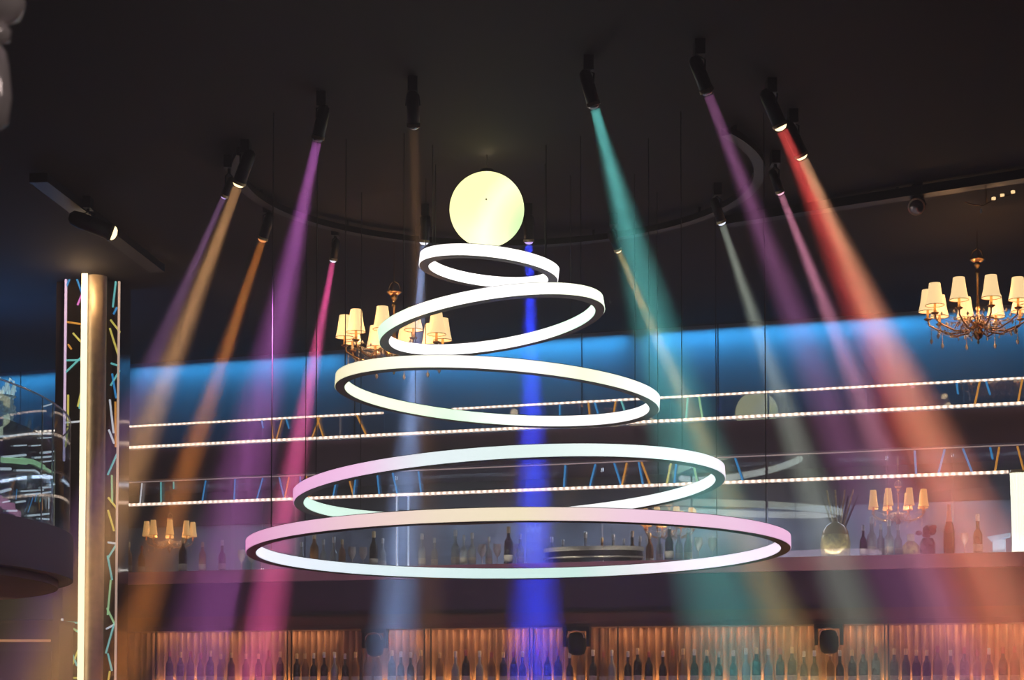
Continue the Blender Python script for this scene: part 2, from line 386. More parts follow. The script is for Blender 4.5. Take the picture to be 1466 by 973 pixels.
MB().lathe([(.05,0),(.052,.02),(.052,.22),(.04,.28),(.028,.31)],n=16).build('glass_body','bottle_dark',j)
MB().lathe([(.03,.31),(.022,.36),(.018,.43),(.02,.46),(.012,.47)],n=14).build('foil','foil_pink',j)
j = mez('wine_glass',1381,-.18,'pink lit wine glass right of the champagne bottle','glass')
MB().lathe([(.03,0),(.028,.006),(.005,.012),(.004,.09),(.02,.11),(.034,.15),(.03,.20)],n=16).build('bowl_and_stem','crystal',j)
gproto = None; gc_ = 0
for px, nn, lb in ((346,-.2,'first of the stemmed glasses right of the purple beam behind the balcony glass'),(360,-.3,'second of the stemmed glasses right of the purple beam behind the balcony glass'),(374,-.2,'third of the stemmed glasses right of the purple beam behind the balcony glass'),
        (388,-.3,'fourth of the stemmed glasses, just left of the lowest ring, behind the balcony glass'),(504,-.2,'stemmed glass left of the lone dark bottle and the bright posts, behind glass'),(520,-.3,'stemmed glass nearer the lone dark bottle left of the bright posts, behind glass'),
        (690,-.35,'stemmed glass left of the blue beam, left one of three, behind glass'),(712,-.35,'stemmed glass left of the blue beam, middle one of three, behind glass'),(738,-.4,'stemmed glass at the left edge of the blue beam, behind glass'),
        (1000,-.2,'stemmed glass, left one of two in the teal beam, behind glass'),(1020,-.3,'stemmed glass, right one of two in the teal beam, behind glass')):
    g_ = mez('stemmed_glass',px,nn,lb,'glass'); g_['group'] = 'stemmed glasses behind the balcony glass'
    if gproto is None:
        gproto = MB().lathe([(.032,0),(.03,.006),(.006,.014),(.005,.10),(.024,.12),(.042,.17),(.036,.23)],n=16).build('bowl_and_stem','crystal',g_)
    else:
        c_ = gproto.copy(); COL.objects.link(c_); c_.parent = g_
j = mez('bouquet',1328,-.4,'dark red bouquet in a round vase behind the balcony glass','flowers')
MB().lathe([(.05,0),(.07,.04),(.075,.13),(.05,.18)],n=14).build('vase','bottle_dark',j)
fl = MB()
for k in range(16):
    a = random.uniform(0,6.28); q = random.uniform(0,.10); z = .22+random.uniform(-.02,.06)
    fl.lathe([(.004,-.02),(.028,-.01),(.032,.008),(.02,.022),(.004,.026)],(q*math.cos(a),q*math.sin(a),z),8)
fl.build('blooms',mat('petals',(.25,.05,.06),.6,noise=.6,nscale=40),j)
j = mez('fluted_lamp',1461,-.12,'tall cream fluted column lamp cut by the right edge','lamp')
MB().lathe([(.075,0),(.072,.1),(.078,.4),(.085,zstr-zlipT+.01)],n=36,flute=-.12).build('shade','flute_lamp',j)
MB().lathe([(.09,zstr-zlipT+.0),(.08,zstr-zlipT+.03)],n=24).build('cap','cap_gold',j)
j = mez('blue_box',1428,-.12,'small pale blue wedge shaped box beside the fluted column lamp','lamp')  # not a lamp: plain box with added glow
w = MB(); w.add([(-.09,-.04,.155),(.11,-.04,.185),(.11,.06,.185),(-.09,.06,.155),(-.05,-.04,.11),(.11,-.04,.15),(.11,.06,.15),(-.05,.06,.11)],[(0,1,2,3),(4,7,6,5),(0,4,5,1),(1,5,6,2),(2,6,7,3),(3,7,4,0)])
w.build('hood','blue_box_glow',j); MB().box((-.04,-.03,0),(.07,.05,.13)).build('body','blue_box_glow',j)  # plain box, its lit look put in as emission
# curved counter with pale edges behind the glass
j = mez('curved_counter',850,-.36,'curved counter with pale metal edge behind the lower balcony glass','counter')
def arcband(r0, a0, a1, z0, z1, t, n=28):
    mb = MB(); vs=[]
    for i in range(n+1):
        a = a0+(a1-a0)*i/n
        for rr, z in ((r0,z0),(r0+t,z0),(r0+t,z1),(r0,z1)): vs.append((rr*math.cos(a)*1.7, rr*math.sin(a), z))
    fs=[]
    for i in range(n):
        for k in range(4): fs.append((i*4+k,i*4+(k+1)%4,(i+1)*4+(k+1)%4,(i+1)*4+k))
    fs += [(0,1,2,3),(n*4+3,n*4+2,n*4+1,n*4)]
    return mb.add(vs,fs)
arcband(.26,math.pi,2*math.pi,0,.15,.03).build('front','mirror_dark',j)
arcband(.25,math.pi,2*math.pi,.125,.165,.05).build('top','label_paper',j)
arcband(.255,math.pi,2*math.pi,.055,.07,.045).build('trim_band','label_paper',j)

# ------------------------------------------------------------------ chandeliers
def chandelier(loc, R, sh, rise, chain, label, arms=10, shm='shade', ph=0., sc=1.):
    r = empty('chandelier', loc); tag(r, label, 'chandelier')
    # loc z = level of shade bottoms
    b = MB().lathe([(.004,-.30),(.012,-.285),(.006,-.265),(.03,-.25),(.045,-.21),(.02,-.18),(.035,-.15),(.055,-.13),(.02,-.10),(.012,-.02),(.02,.0),(.012,.02),(.010,rise-.1),(.022,rise-.08),(.014,rise-.06),(.012,rise-.04),(.028,rise-.02),(.03,rise)],n=14)
    b.build('stem','brass',r)
    MB().lathe([(.01,rise),(.04,rise+.012),(.062,rise+.03),(.065,rise+.037),(.02,rise+.04)],n=18).build('crown','brass',r)
    lp = MB()
    for k in range(3):
        a = k*2.094+.4; lp.tube([(.05*math.cos(a)*q, .05*math.sin(a)*q, z) for q, z in ((1,rise+.035),(1.15,rise+.07),(.8,rise+.11),(.1,rise+.125))],.005,6)
    lp.tube([(0,0,rise+.12),(0,0,rise+chain)],.005,6); lp.build('chain','brass',r)
    for k in range(arms):
        a = ph + 2*math.pi*k/arms; cx, sx = math.cos(a), math.sin(a)
        P = lambda q, z: (q*cx, q*sx, z)
        arm = MB().tube([P(.03,-.14),P(.10*R/.41,-.19),P(.22*R/.41,-.20),P(.33*R/.41,-.16),P(R*.97,-.12),P(R,-.07)],.0075,6)
        arm.tube([P(.03,-.14),P(.09,-.08),P(.16,-.10),P(.20,-.17)],.005,6)
        ar = arm.build('arm','brass',r)
        MB().lathe([(.008,-.08),(.03,-.07),(.034,-.06),(.012,-.055),(.010,0.03)],P(R,0),10).build('candle_cup','brass',ar)
        n = 18; s = MB(); vs = []
        for i in range(n):
            w = 2*math.pi*i/n
            for rr, z in ((.078,0.),(.062,.07*sh/.185),(.046,sh)): vs.append((R*cx+rr*math.cos(w), R*sx+rr*math.sin(w), z))
        fs = []
        for i in range(n):
            l = (i+1) % n
            for q in range(2): fs.append((i*3+q, l*3+q, l*3+q+1, i*3+q+1))
        s.add(vs, fs, True)
        so = s.build('lamp_shade', shm, r)
        MB().tube([(R*cx+.0785*math.cos(w), R*sx+.0785*math.sin(w), 0) for w in [2*math.pi*i/18 for i in range(18)]],.003,5,closed=True).build('shade_rim','brass',so)
        cr = MB()
        for q in range(4):
            z = -.13-.03*q; cr.lathe([(.0,z-.013),(.007,z),(.0,z+.013)],P(R*.93,0),6)
        cr.lathe([(0,-.285),(.016,-.255),(0,-.225)],P(R*.93,0),6)
        cr.lathe([(0,-.245),(.009,-.225),(0,-.205)],P(R*.5,0),6)
        cr.tube([P(R*.93,-.12),P(R*.93,-.24)],.002,4); cr.tube([P(R*.93,-.15),P(R*.7,-.2),P(R*.5,-.21)],.002,4)
        cr.build('crystal_drops','crystal',r)
    ms = MB(); bp_ = []
    for k in range(arms*7):
        a = 2*math.pi*k/(arms*7)*3; q = R*(.45+.42*math.sin(k*2.3)); bp_.append(Vector((q*math.cos(a), q*math.sin(a), -.13-.07*math.sin(k*1.7))))
    for v in bp_: ms.lathe([(0,-.02),(.012,0),(0,.02)],v,6)
    ms.tube(bp_,.002,4)
    ms.build('crystal_beads','crystal',r)
    for k in range(3):
        a = ph+.3+2.094*k; light('lamp_glow','POINT',(.24*math.cos(a),.24*math.sin(a),.03),3.5*sc,(1,.50,.22),r,shadow_soft_size=.004)
    r.scale = (sc,sc,sc)
    return r
pR = at_y(1400, 441.5, 14.5); pL = at_y(564, 485, 14.5)
chandelier(pR, .41, .185, .38, CEIL-pR.z-.38, 'brass chandelier of cream shades and crystal drops near the right edge', ph=.31)
chandelier(pL, .41, .185, .36, CEIL-pL.z-.36, 'brass chandelier of cream shades hanging behind the left side of the rings', ph=.15)
for px, py, n, lab in ((1286,727,-.9,'small chandelier copy imitating a reflection in the balcony glass, right of the gold jar'),(243,768,-1.1,'small chandelier copy imitating a reflection in the balcony glass by the pillar'),
                    (958,752,-1.1,'small chandelier copy imitating a reflection in the balcony glass, within the lowest ring')):
    p = at_n(px,py,n); s_ = .62
    chandelier(p, .41, .27, .30, max(.32,(zUb-p.z)/s_-.30), lab, arms=8, shm='shade_reflection', ph=.2, sc=s_)  # added chandeliers stand in for reflections in the balcony glass

# ------------------------------------------------------------------ rings and globe
RINGS = [  # cx, cz, r, ax, ay
 (-.169,2.9176,.4979,.109,-.0051),(-.1409,2.5266,.8124,-.1532,.0318),(-.1068,2.0035,1.154,.0703,.0112),(-.0166,1.3277,1.5273,-.0569,.0407),(.0447,.9001,1.9146,-.0084,.0334)]
W = (255,250,250)
OUT = [[(-180,W),(-90,(255,250,240)),(0,W),(180,W)],
       [(-180,(170,225,180)),(-150,(190,235,190)),(-125,(255,250,225)),(-90,W),(-40,(245,250,215)),(0,(220,240,205)),(180,(170,225,180))],
       [(-180,(215,205,150)),(-150,(225,215,170)),(-120,(250,250,215)),(-90,W),(-60,(225,235,190)),(-30,(250,255,240)),(0,(215,240,225)),(180,(215,205,150))],
       [(-180,(225,150,200)),(-130,(230,165,215)),(-110,(215,230,235)),(-85,(205,230,225)),(-60,(235,250,245)),(-30,(245,245,250)),(0,(235,190,225)),(180,(225,150,200))],
       [(-180,(225,130,190)),(-135,(235,165,205)),(-105,(240,215,180)),(-90,(240,220,175)),(-70,(240,190,215)),(-30,(235,165,215)),(0,(235,160,215)),(180,(225,130,190))]]
INN = [[(-180,W),(0,W),(180,W)],
       [(-180,W),(0,(190,235,200)),(25,(175,225,195)),(45,(190,235,200)),(60,W),(100,W),(180,W)],
       [(-180,(235,245,215)),(0,W),(60,W),(90,(225,250,225)),(110,(190,240,190)),(140,(230,245,200)),(180,(235,245,215))],
       [(-180,(205,240,225)),(0,(235,250,250)),(90,W),(140,(190,230,210)),(180,(205,240,225))],
       [(-180,(235,240,255)),(0,(250,225,250)),(50,(255,235,255)),(75,(185,235,220)),(110,(205,240,240)),(150,(225,240,255)),(180,(240,240,255))]]
names = ['smallest top ring light glowing white just under the globe','second ring light from the top, white with mint ends','middle ring light of the five, cream and mint, crossing the blue wall',
         'fourth ring light from the top, pink at its left bend and white green ahead','largest and lowest ring light, pink outside with white inner face']
Dr = 12.4
CABPX = [[-150,-30,30,150],[-140,-35,40,130],[-161,-20,25,125],[-150,-40,40,140],[-150,-30,35,150]]
for i, (cx, cz, r, ax, ay) in enumerate(RINGS):
    nrm = Vector((ax, ay, 1)).normalized(); hgt = .088; wd = .066
    ctr = Vector((cx, Dr, cz+EYE))
    root = empty('ring_light', ctr); root.rotation_euler = Vector((0,0,1)).rotation_difference(nrm).to_euler()
    tag(root, names[i], 'ring light', 'tiered ring lights')
    def band(r0, r1, z0, z1, seg=160):
        mb = MB(); vs = []
        for k in range(seg):
            a = 2*math.pi*k/seg
            for rr, z in ((r0,z0),(r1,z0),(r1,z1),(r0,z1)): vs.append((rr*math.cos(a), rr*math.sin(a), z))
        fs = [(k*4+q, k*4+(q+1)%4, ((k+1)%seg)*4+(q+1)%4, ((k+1)%seg)*4+q) for k in range(seg) for q in range(4)]
        mb.add(vs, fs); return mb
    band(r-wd, r, 0, hgt).build('frame','ring_metal',root)
    band(r, r+.004, .004, hgt-.004).build('outer_diffuser', ring_mat('ring_out_%d' % i, OUT[i], (2.,1.9,1.7,1.5,1.4)[i]), root)
    band(r-wd-.004, r-wd, .004, hgt-.004).build('inner_diffuser', ring_mat('ring_in_%d' % i, INN[i], (2.1,2.0,1.7,1.6,1.5)[i]), root)
    Mi = root.rotation_euler.to_matrix().inverted()
    for a in CABPX[i]:
        a = math.radians(a); q = Vector(((r-wd/2)*math.cos(a), (r-wd/2)*math.sin(a), hgt))
        up = Mi @ Vector((0,0,CEIL-(ctr.z+hgt)-(q.x*-nrm.x/nrm.z)-(q.y*-nrm.y/nrm.z)-.0))
        MB().tube([q, q+up],.0035,5).build('cable','cable',root)
gc = at_y(697, 300, Dr); g = empty('globe_light', gc); tag(g, 'round pale yellow globe light crowning the stack of rings', 'globe light')
gm = bpy.data.materials.new('globe_glow'); gm.use_nodes = True; nt = gm.node_tree; b = nt.nodes['Principled BSDF']
tc = nt.nodes.new('ShaderNodeTexCoord'); mp = nt.nodes.new('ShaderNodeVectorMath'); mp.operation = 'DOT_PRODUCT'; mp.inputs[1].default_value = (2.7,-.5,-1.5)
nt.links.new(tc.outputs['Object'], mp.inputs[0]); cr = nt.nodes.new('ShaderNodeValToRGB'); nt.links.new(mp.outputs['Value'], cr.inputs['Fac'])
e = cr.color_ramp.elements; e[0].position = 0.; e[0].color = srgb(255,250,180)+(1,); e[1].position = 1.; e[1].color = srgb(150,225,150)+(1,)
x_ = e.new(.35); x_.color = srgb(255,255,212)+(1,); x_ = e.new(.62); x_.color = srgb(245,250,185)+(1,)
nt.links.new(cr.outputs['Color'], b.inputs['Emission Color']); b.inputs['Emission Strength'].default_value = 1.6; b.inputs['Base Color'].default_value = (.5,.5,.45,1); b.inputs['Specular IOR Level'].default_value = .1
gr = 54/2500*Dr
MB().lathe([(gr*math.sin(math.pi*k/32)+.0001, -gr*math.cos(math.pi*k/32)) for k in range(33)], n=64).build('glass_globe', gm, g)
MB().lathe([(.006,-.004),(.006,.004)],(0,0,0),8,Matrix.Rotation(math.pi/2,3,'X')).build('screw_cap','cap_gold',g, Vector((0,-gr-.001,0)))
MB().lathe([(.05,gr-.01),(.05,gr+.02),(.01,gr+.03)],n=20).build('fitting','black_metal',g)
MB().tube([(0,0,gr+.02),(0,0,CEIL-gc.z)],.004,6).build('cable','cable',g)

# ------------------------------------------------------------------ tracks
tr = empty('ceiling_track',(-.1,12.75,CEIL)); tag(tr,'dark circular lighting track on the ceiling round the rings','ceiling track')
mb = MB(); vs=[]; seg=96
for k in range(seg):
    a = math.radians(-36+236*k/(seg-1))
    for rr, z in ((1.87,-.10),(1.95,-.10),(1.95,-.05),(1.87,-.05)): vs.append((rr*math.cos(a), rr*math.sin(a), z))
mb.add(vs,[(k*4+q, k*4+(q+1)%4, ((k+1)%seg)*4+(q+1)%4, ((k+1)%seg)*4+q) for k in range(seg-1) for q in range(4)]).build('rail','black_metal',tr)
for k in range(8):
    a = math.radians(-32+228*k/7); MB().tube([(1.91*math.cos(a),1.91*math.sin(a),-.06),(1.91*math.cos(a),1.91*math.sin(a),0)],.012,6).build('hanger','black_metal',tr)
def strack(p, q, w, label):
    p, q = Vector(p), Vector(q); r = empty('ceiling_track', (p+q)/2, math.atan2((q-p).y,(q-p).x)); tag(r, label, 'ceiling track'); L = (q-p).length/2
    MB().box((-L,-w,-.10),(L,w,-.03)).build('rail','black_metal',r)
    for s in (-.8,0,.8): MB().tube([(s*L,0,-.04),(s*L,0,0)],.012,6).build('hanger','black_metal',r)
def cz_(px,py): p = at_z(px,py,CEIL-.07); p.z = CEIL; return p
strack(cz_(55,255), cz_(225,385), .07, 'short dark lighting track on the ceiling above the lit pillar')
strack(cz_(1040,318), cz_(1560,238), .06, 'straight dark lighting track on the ceiling towards the right edge')

# ------------------------------------------------------------------ spots and beams
PW = 19.0
def spot(px, py, tpx, tpy, dd, deg, power, col, lens, label, drop=.28, size=1., blend=.8, track=True):
    """lens at pixel (px,py) hanging `drop` under the ceiling; beam passes pixel (tpx,tpy) dd metres deeper"""
    p = at_z(px, py, CEIL-drop); t = at_y(tpx, tpy, p.y+dd); d = (t-p).normalized()
    r = empty('track_spotlight', p); tag(r, label, 'spotlight', 'spotlights on the ceiling tracks')
    M = d.to_track_quat('-Z','Y').to_matrix()
    s = size
    MB().lathe([(.036*s,.0),(.040*s,.0),(.040*s,.16*s),(.034*s,.2*s),(.015*s,.215*s)],(0,0,0),18,M).build('housing','black_metal',r)
    MB().lathe([(.043*s,-.006),(.043*s,.014),(.040*s,.016)],(0,0,0),18,M).build('trim_ring','bronze',r)
    MB().lathe([(.036*s,-.002),(.033*s,-.012*s),(.022*s,-.022*s),(.001,-.027*s)],(0,0,0),18,M).build('lens',lens,r)
    piv = M @ Vector((0,0,.12*s))
    yk = MB()
    for q in (-1,1): yk.tube([piv + M @ Vector((q*.044*s,0,0)), piv + Vector((q*.035*s,0,.07)), piv+Vector((0,0,.09))],.006,6)
    zt_ = max(piv.z+.11, CEIL-p.z-.08); yk.tube([piv+Vector((0,0,.085)), Vector((piv.x,piv.y,zt_))],.012,8)
    yk.build('yoke','black_metal',r)
    MB().box((piv.x-.03,piv.y-.055,CEIL-p.z-.09),(piv.x+.03,piv.y+.055,CEIL-p.z)).build('adapter','black_metal',r)
    if power:
        sa = math.radians(deg*1.3); om = 2*math.pi*(1-math.cos(math.radians(deg)/2))
        light('lamp','AREA', d*(.03*s), power*PW*om/(4*math.pi)*1.0, col, r, rot=aim(d), shape='DISK', size=.062*s, spread=sa)
    return r
A='spotlight '
spot(342,262, 200,640, 0.75, 6.5, 2200, (1,.50,.20), 'lens_warm','black '+A+'with bright lens and long golden beam at the left of the circular track', size=1.15)
spot(321,281, 165,640, 0.75, 6.0, 900, (.62,.28,.62), 'lens_violet','small black '+A+'with violet lens just left of the golden beam', size=.7)
spot(376,342, 232,780, 0.75, 6.0, 1900, (1,.32,.06), 'lens_orange','black '+A+'throwing an orange beam left of the rings')
spot(455,198, 325,800, 0.75, 9.0, 1400, (.62,.16,.62), 'lens_off','dark '+A+'sending a wide purple beam down the left side')
spot(477,372, 387,850, 0.75, 6.5, 3200, (1,.13,.40), 'lens_white','small '+A+'with magenta beam, above the left chandelier', size=.8)
spot(592,180, 600,440, 0.50, 4.5, 500, (.85,.42,.18), 'lens_off','dark '+A+'with a faint brown beam left of the globe')
spot(607,346, 566,900, 0.75, 7.0, 2200, (.38,.55,1), 'lens_white','dark '+A+'with a pale blue beam falling behind the left side of the rings')
spot(757,345, 767,900, 0.90, 7.5, 4800, (.03,.06,1), 'lens_violet','dark '+A+'with a strong deep blue beam behind the rings')
spot(885,358, 1010,640, 0.75, 6.5, 1300, (1,.68,.20), 'lens_warm','small '+A+'with yellow beam right of the rings', size=.8)
spot(850,150, 1040,840, 0.75, 11.5, 1300, (.14,.62,.58), 'lens_off','dark '+A+'sending a broad teal beam across the right of the rings')
spot(1033,318, 1175,740, 0.75, 7.5, 1200, (.62,.70,.58), 'lens_white','small '+A+'with a grey white beam, at the right bend of the circular track', size=.9)
spot(1012,130, 1195,600, 0.75, 7.5, 1050, (.60,.20,.50), 'lens_off','dark '+A+'throwing a mauve beam high on the right')
spot(1117,275, 1300,740, 0.75, 6.5, 1900, (1,.36,.55), 'lens_pink','small '+A+'with a rose beam, below the pair of bright spotlights', size=.8)
spot(1147,222, 1310,585, 0.75, 9.5, 1500, (1,.50,.26), 'lens_warm','black '+A+'with bright lens, lower of the close pair', size=1.15)
spot(1117,180, 1425,870, 0.75, 11.0, 1300, (1,.09,.08), 'lens_warm','black '+A+'with bright lens, upper of the close pair', size=1.15)
spot(160,333, 330,400, .3, 20, 15, (1,.6,.3), 'lens_warm','fat black '+A+'lying sideways above the lit pillar', drop=.26, size=1.6)
r = spot(1312,296, 1180,560, -7, 10, 0, (1,1,1), 'lens_off','unlit black can '+A+'facing the viewer at the far right', drop=.22, size=1.5)

gl = empty('ceiling_lamp', at_z(1412,285,CEIL-.18)); tag(gl,'tiny brass branch lamp with three amber bulbs on the ceiling above the right chandelier','ceiling lamp')
MB().tube([(-.16,0,-.02),(-.10,0,-.04),(-.03,0,-.05),(.06,0,-.0),(.2,0,.04)],.004,6).build('branch','brass',gl)
MB().tube([(0,0,-.03),(0,0,.18)],.006,6).build('stem','brass',gl)
for x, z in ((.055,.005),(.12,.03),(.20,.055)): MB().lathe([(.004,-.012),(.016,-.008),(.016,.008),(.004,.012)],(x,0,z),10).build('bulb','shade',gl)
MB().lathe([(.002,-.02),(.012,0),(.002,.02)],(-.04,0,-.09),8).build('drop','crystal',gl)

# ------------------------------------------------------------------ pillar with neon rods
PD = 16.3
pc = at_y(128, 700, PD); PX = lambda px: (px-733)/f*PD*1.0
def PZ(py): return at_y(128, py, PD).z
pil = empty('mirrored_pillar',(PX(128),PD,0)); tag(pil,'square dark mirrored pillar edged with light lines and crossed by coloured neon rods','pillar')
hw = 40/f*PD
MB().box((-hw+.005,0,0),(hw-.005,.45,CEIL)).build('shaft','mirror_dark',pil)
lx = lambda px: PX(px)-PX(128)
MB().box((lx(89)-.009,-.02,PZ(1010)),(lx(89)+.009,.0,PZ(885))).build('edge_strip','neon_white',pil)
MB().box((lx(89)-.009,-.02,PZ(660)),(lx(89)+.009,.0,PZ(395))).build('edge_strip','edge_lilac',pil)
MB().box((lx(166)-.009,-.02,PZ(1010)),(lx(166)+.009,.0,PZ(403))).build('edge_strip','edge_cream',pil)
MB().box((lx(74)-.02,.1,0),(lx(74)+.08,.4,CEIL)).build('side_panel','dark_wall',pil)
for a, b, c_, d_, col in [(103,395,118,435,'blue'),(124,392,106,437,'pink'),(96,395,90,410,'blue'),(91,461,124,466,'orange'),(112,470,116,452,'orange'),(116,452,120,470,'orange'),(121,450,122,500,'yellow'),(100,477,111,489,'yellow'),
        (93,493,98,500,'orange'),(116,495,127,490,'white'),(91,516,127,515,'teal'),(90,533,127,497,'teal'),(120,530,108,582,'yellow'),(125,530,110,585,'teal'),(94,565,94,610,'yellow'),(94,612,91,640,'yellow'),
        (91,605,113,603,'white'),(112,630,127,630,'teal'),(127,634,114,668,'red'),(127,590,124,620,'orange'),(115,700,122,752,'orange'),(119,705,121,748,'orange'),(113,768,125,755,'teal'),
        (86,890,124,892,'teal'),(87,893,111,953,'teal'),(122,905,98,968,'yellow'),(90,890,112,904,'mint'),(110,904,124,895,'teal'),(100,970,122,970,'yellow'),
        (161,403,157,440,'teal'),(163,440,158,450,'blue'),(154,458,168,476,'yellow'),(153,470,166,510,'yellow'),(155,520,167,524,'teal'),(168,530,155,552,'teal'),(157,535,163,570,'blue'),(154,572,160,620,'white'),
        (162,575,163,640,'orange'),(153,615,161,635,'white'),(165,650,152,680,'teal'),(158,680,159,720,'mint'),(153,712,166,728,'yellow'),(153,730,162,760,'yellow'),(153,776,166,778,'white'),(165,780,153,800,'teal'),
        (153,795,160,830,'teal'),(158,830,154,880,'mint'),(153,870,165,895,'mint'),(164,890,152,935,'teal'),(155,935,161,960,'teal'),(152,900,165,893,'white'),(158,960,156,973,'yellow')]:
    MB().tube([(lx(a),-.012,PZ(b)),(lx(c_),-.012,PZ(d_))],.009,6).build('neon_rod','neon_'+col,pil)
tb = empty('light_column',(PX(137),PD-.12,0)); tag(tb,'slim round bronze column with a bright cream light line down its left side','column')
rr = 15/f*PD
MB().lathe([(rr,0),(rr,CEIL)],n=32).build('tube','bronze',tb)
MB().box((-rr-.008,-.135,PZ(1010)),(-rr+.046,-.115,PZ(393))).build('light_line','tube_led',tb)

# ------------------------------------------------------------------ curved balcony at the left
CB = Vector((-6.95,11.1,0)); RB = 4.03
def cyl_hit(px, py, R):
    d = ray(px, py); o = CAM-CB; a = d.x**2+d.y**2; b_ = 2*(o.x*d.x+o.y*d.y); c_ = o.x**2+o.y**2-R*R; q = b_*b_-4*a*c_
    if q < 0: return None
    t = (-b_-math.sqrt(q))/(2*a); return CAM+d*t-CB
def cylband(R0, R1, a0, a1, z0, z1, n=90):
    mb = MB(); vs = []
    for i in range(n+1):
        a = a0+(a1-a0)*i/n
        for q, z in ((R0,z0),(R1,z0),(R1,z1),(R0,z1)): vs.append((q*math.cos(a), q*math.sin(a), z))
    fs = [(i*4+k, i*4+(k+1)%4, (i+1)*4+(k+1)%4, (i+1)*4+k) for i in range(n) for k in range(4)]+[(0,3,2,1),(n*4,n*4+1,n*4+2,n*4+3)]
    return mb.add(vs, fs)
o = cylband(.05, RB, -1.3, 1.5, EYE+.69, EYE+.99).build('round_balcony','fascia_paint', None, CB); tag(o,'dark curved front of the round balcony at the left edge','balcony',kind='structure')
o = cylband(RB-.9, RB-.1, -1.3, 1.5, EYE+.64, EYE+.69).build('balcony_soffit','wood_brown', None, CB); tag(o,'brownish underside step of the round balcony','balcony underside',kind='structure')
cg = empty('curved_glass_balustrade', CB); tag(cg,'curved glass balustrade with thin grey rail on the round left balcony','balustrade')
zt = EYE+1.79
MB().tube([((RB-.03)*math.cos(a),(RB-.03)*math.sin(a),zt) for a in [-.5+1.3*i/60 for i in range(61)]],.006,6).build('handrail','steel',cg)
for a0 in range(5): cylband(RB-.036, RB-.024, -.5+a0*.26, -.5+a0*.26+.255, EYE+.99, zt, 12).build('glass_pane','glass_curved',cg)
dk = empty('curved_reflections', CB); tag(dk,'round black display counter with glowing strips in place of reflections in the glass','display counter')
RD = 3.9
cylband(RD-.3, RD, -.9, 1.0, EYE+.99, EYE+1.60).build('body',mat('gloss_black',(.01,.012,.02),.15,coat=.5),dk)
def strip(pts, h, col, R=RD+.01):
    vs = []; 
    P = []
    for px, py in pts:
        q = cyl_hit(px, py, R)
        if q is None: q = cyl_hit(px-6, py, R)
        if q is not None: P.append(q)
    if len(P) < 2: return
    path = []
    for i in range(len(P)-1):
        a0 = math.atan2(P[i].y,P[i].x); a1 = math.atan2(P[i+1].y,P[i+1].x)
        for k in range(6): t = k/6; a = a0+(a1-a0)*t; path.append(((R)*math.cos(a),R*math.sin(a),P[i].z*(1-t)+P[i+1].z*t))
    path.append(tuple(P[-1])); MB().tube(path, h, 6).build('light_strip','neon_'+col,dk)  # glowing strips imitate ring reflections in the curved glass
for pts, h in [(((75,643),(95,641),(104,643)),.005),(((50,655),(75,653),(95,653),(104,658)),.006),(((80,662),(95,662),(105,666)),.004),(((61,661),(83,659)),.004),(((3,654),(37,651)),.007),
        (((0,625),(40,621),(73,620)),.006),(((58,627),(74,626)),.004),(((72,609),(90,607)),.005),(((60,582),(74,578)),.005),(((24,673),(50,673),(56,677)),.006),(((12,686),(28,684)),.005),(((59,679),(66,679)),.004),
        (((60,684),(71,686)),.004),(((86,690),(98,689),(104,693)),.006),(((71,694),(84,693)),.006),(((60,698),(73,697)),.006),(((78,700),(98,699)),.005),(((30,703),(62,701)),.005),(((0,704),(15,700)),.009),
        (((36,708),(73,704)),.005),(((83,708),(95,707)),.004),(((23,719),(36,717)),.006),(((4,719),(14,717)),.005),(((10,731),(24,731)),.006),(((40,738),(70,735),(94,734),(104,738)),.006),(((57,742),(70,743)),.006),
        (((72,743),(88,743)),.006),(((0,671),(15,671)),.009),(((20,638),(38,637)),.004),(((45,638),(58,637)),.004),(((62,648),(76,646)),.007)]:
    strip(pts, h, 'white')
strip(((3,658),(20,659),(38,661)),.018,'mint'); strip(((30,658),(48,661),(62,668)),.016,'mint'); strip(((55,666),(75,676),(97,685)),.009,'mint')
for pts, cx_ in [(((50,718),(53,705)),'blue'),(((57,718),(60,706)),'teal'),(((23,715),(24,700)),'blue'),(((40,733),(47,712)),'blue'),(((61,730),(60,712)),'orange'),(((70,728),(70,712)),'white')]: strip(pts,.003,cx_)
for px, y0, y1 in ((60,563,612),(75,570,640),(103,586,760),(112,600,765)):
    q = cyl_hit(px, 650, RB-.04)
    if q: MB().tube([(q.x,q.y,EYE+.99),(q.x,q.y,zt)],.005,6).build('post','steel',cg)
# fringed lamp behind the curved glass at the very edge
p = at_y(-2, 615, 12.0); fr = empty('fringed_lamp', (p.x,p.y,p.z)); tag(fr,'pale blue fringed lamp with a white spiky crown at the left edge','lamp')
prof = []
for k in range(14): prof += [(.10+.012*(k%2)+.01*math.sin(k), k*.018)]
MB().lathe(prof,n=24).build('body','fringe',fr)
t = MB()
for k in range(26):
    a = 2*math.pi*k/26; z = .20+.03*(k%3); t.tube([(.09*math.cos(a),.09*math.sin(a),z),(.105*math.cos(a+.2),.105*math.sin(a+.2),z+.09),(.115*math.cos(a+.3),.115*math.sin(a+.3),z+.07)],[.008,.006,.003],5)
t.build('crown','fringe_white',fr)
MB().tube([(0,0,EYE+.99-p.z),(0,0,.0)],.03,8).build('stand','black_metal',fr)

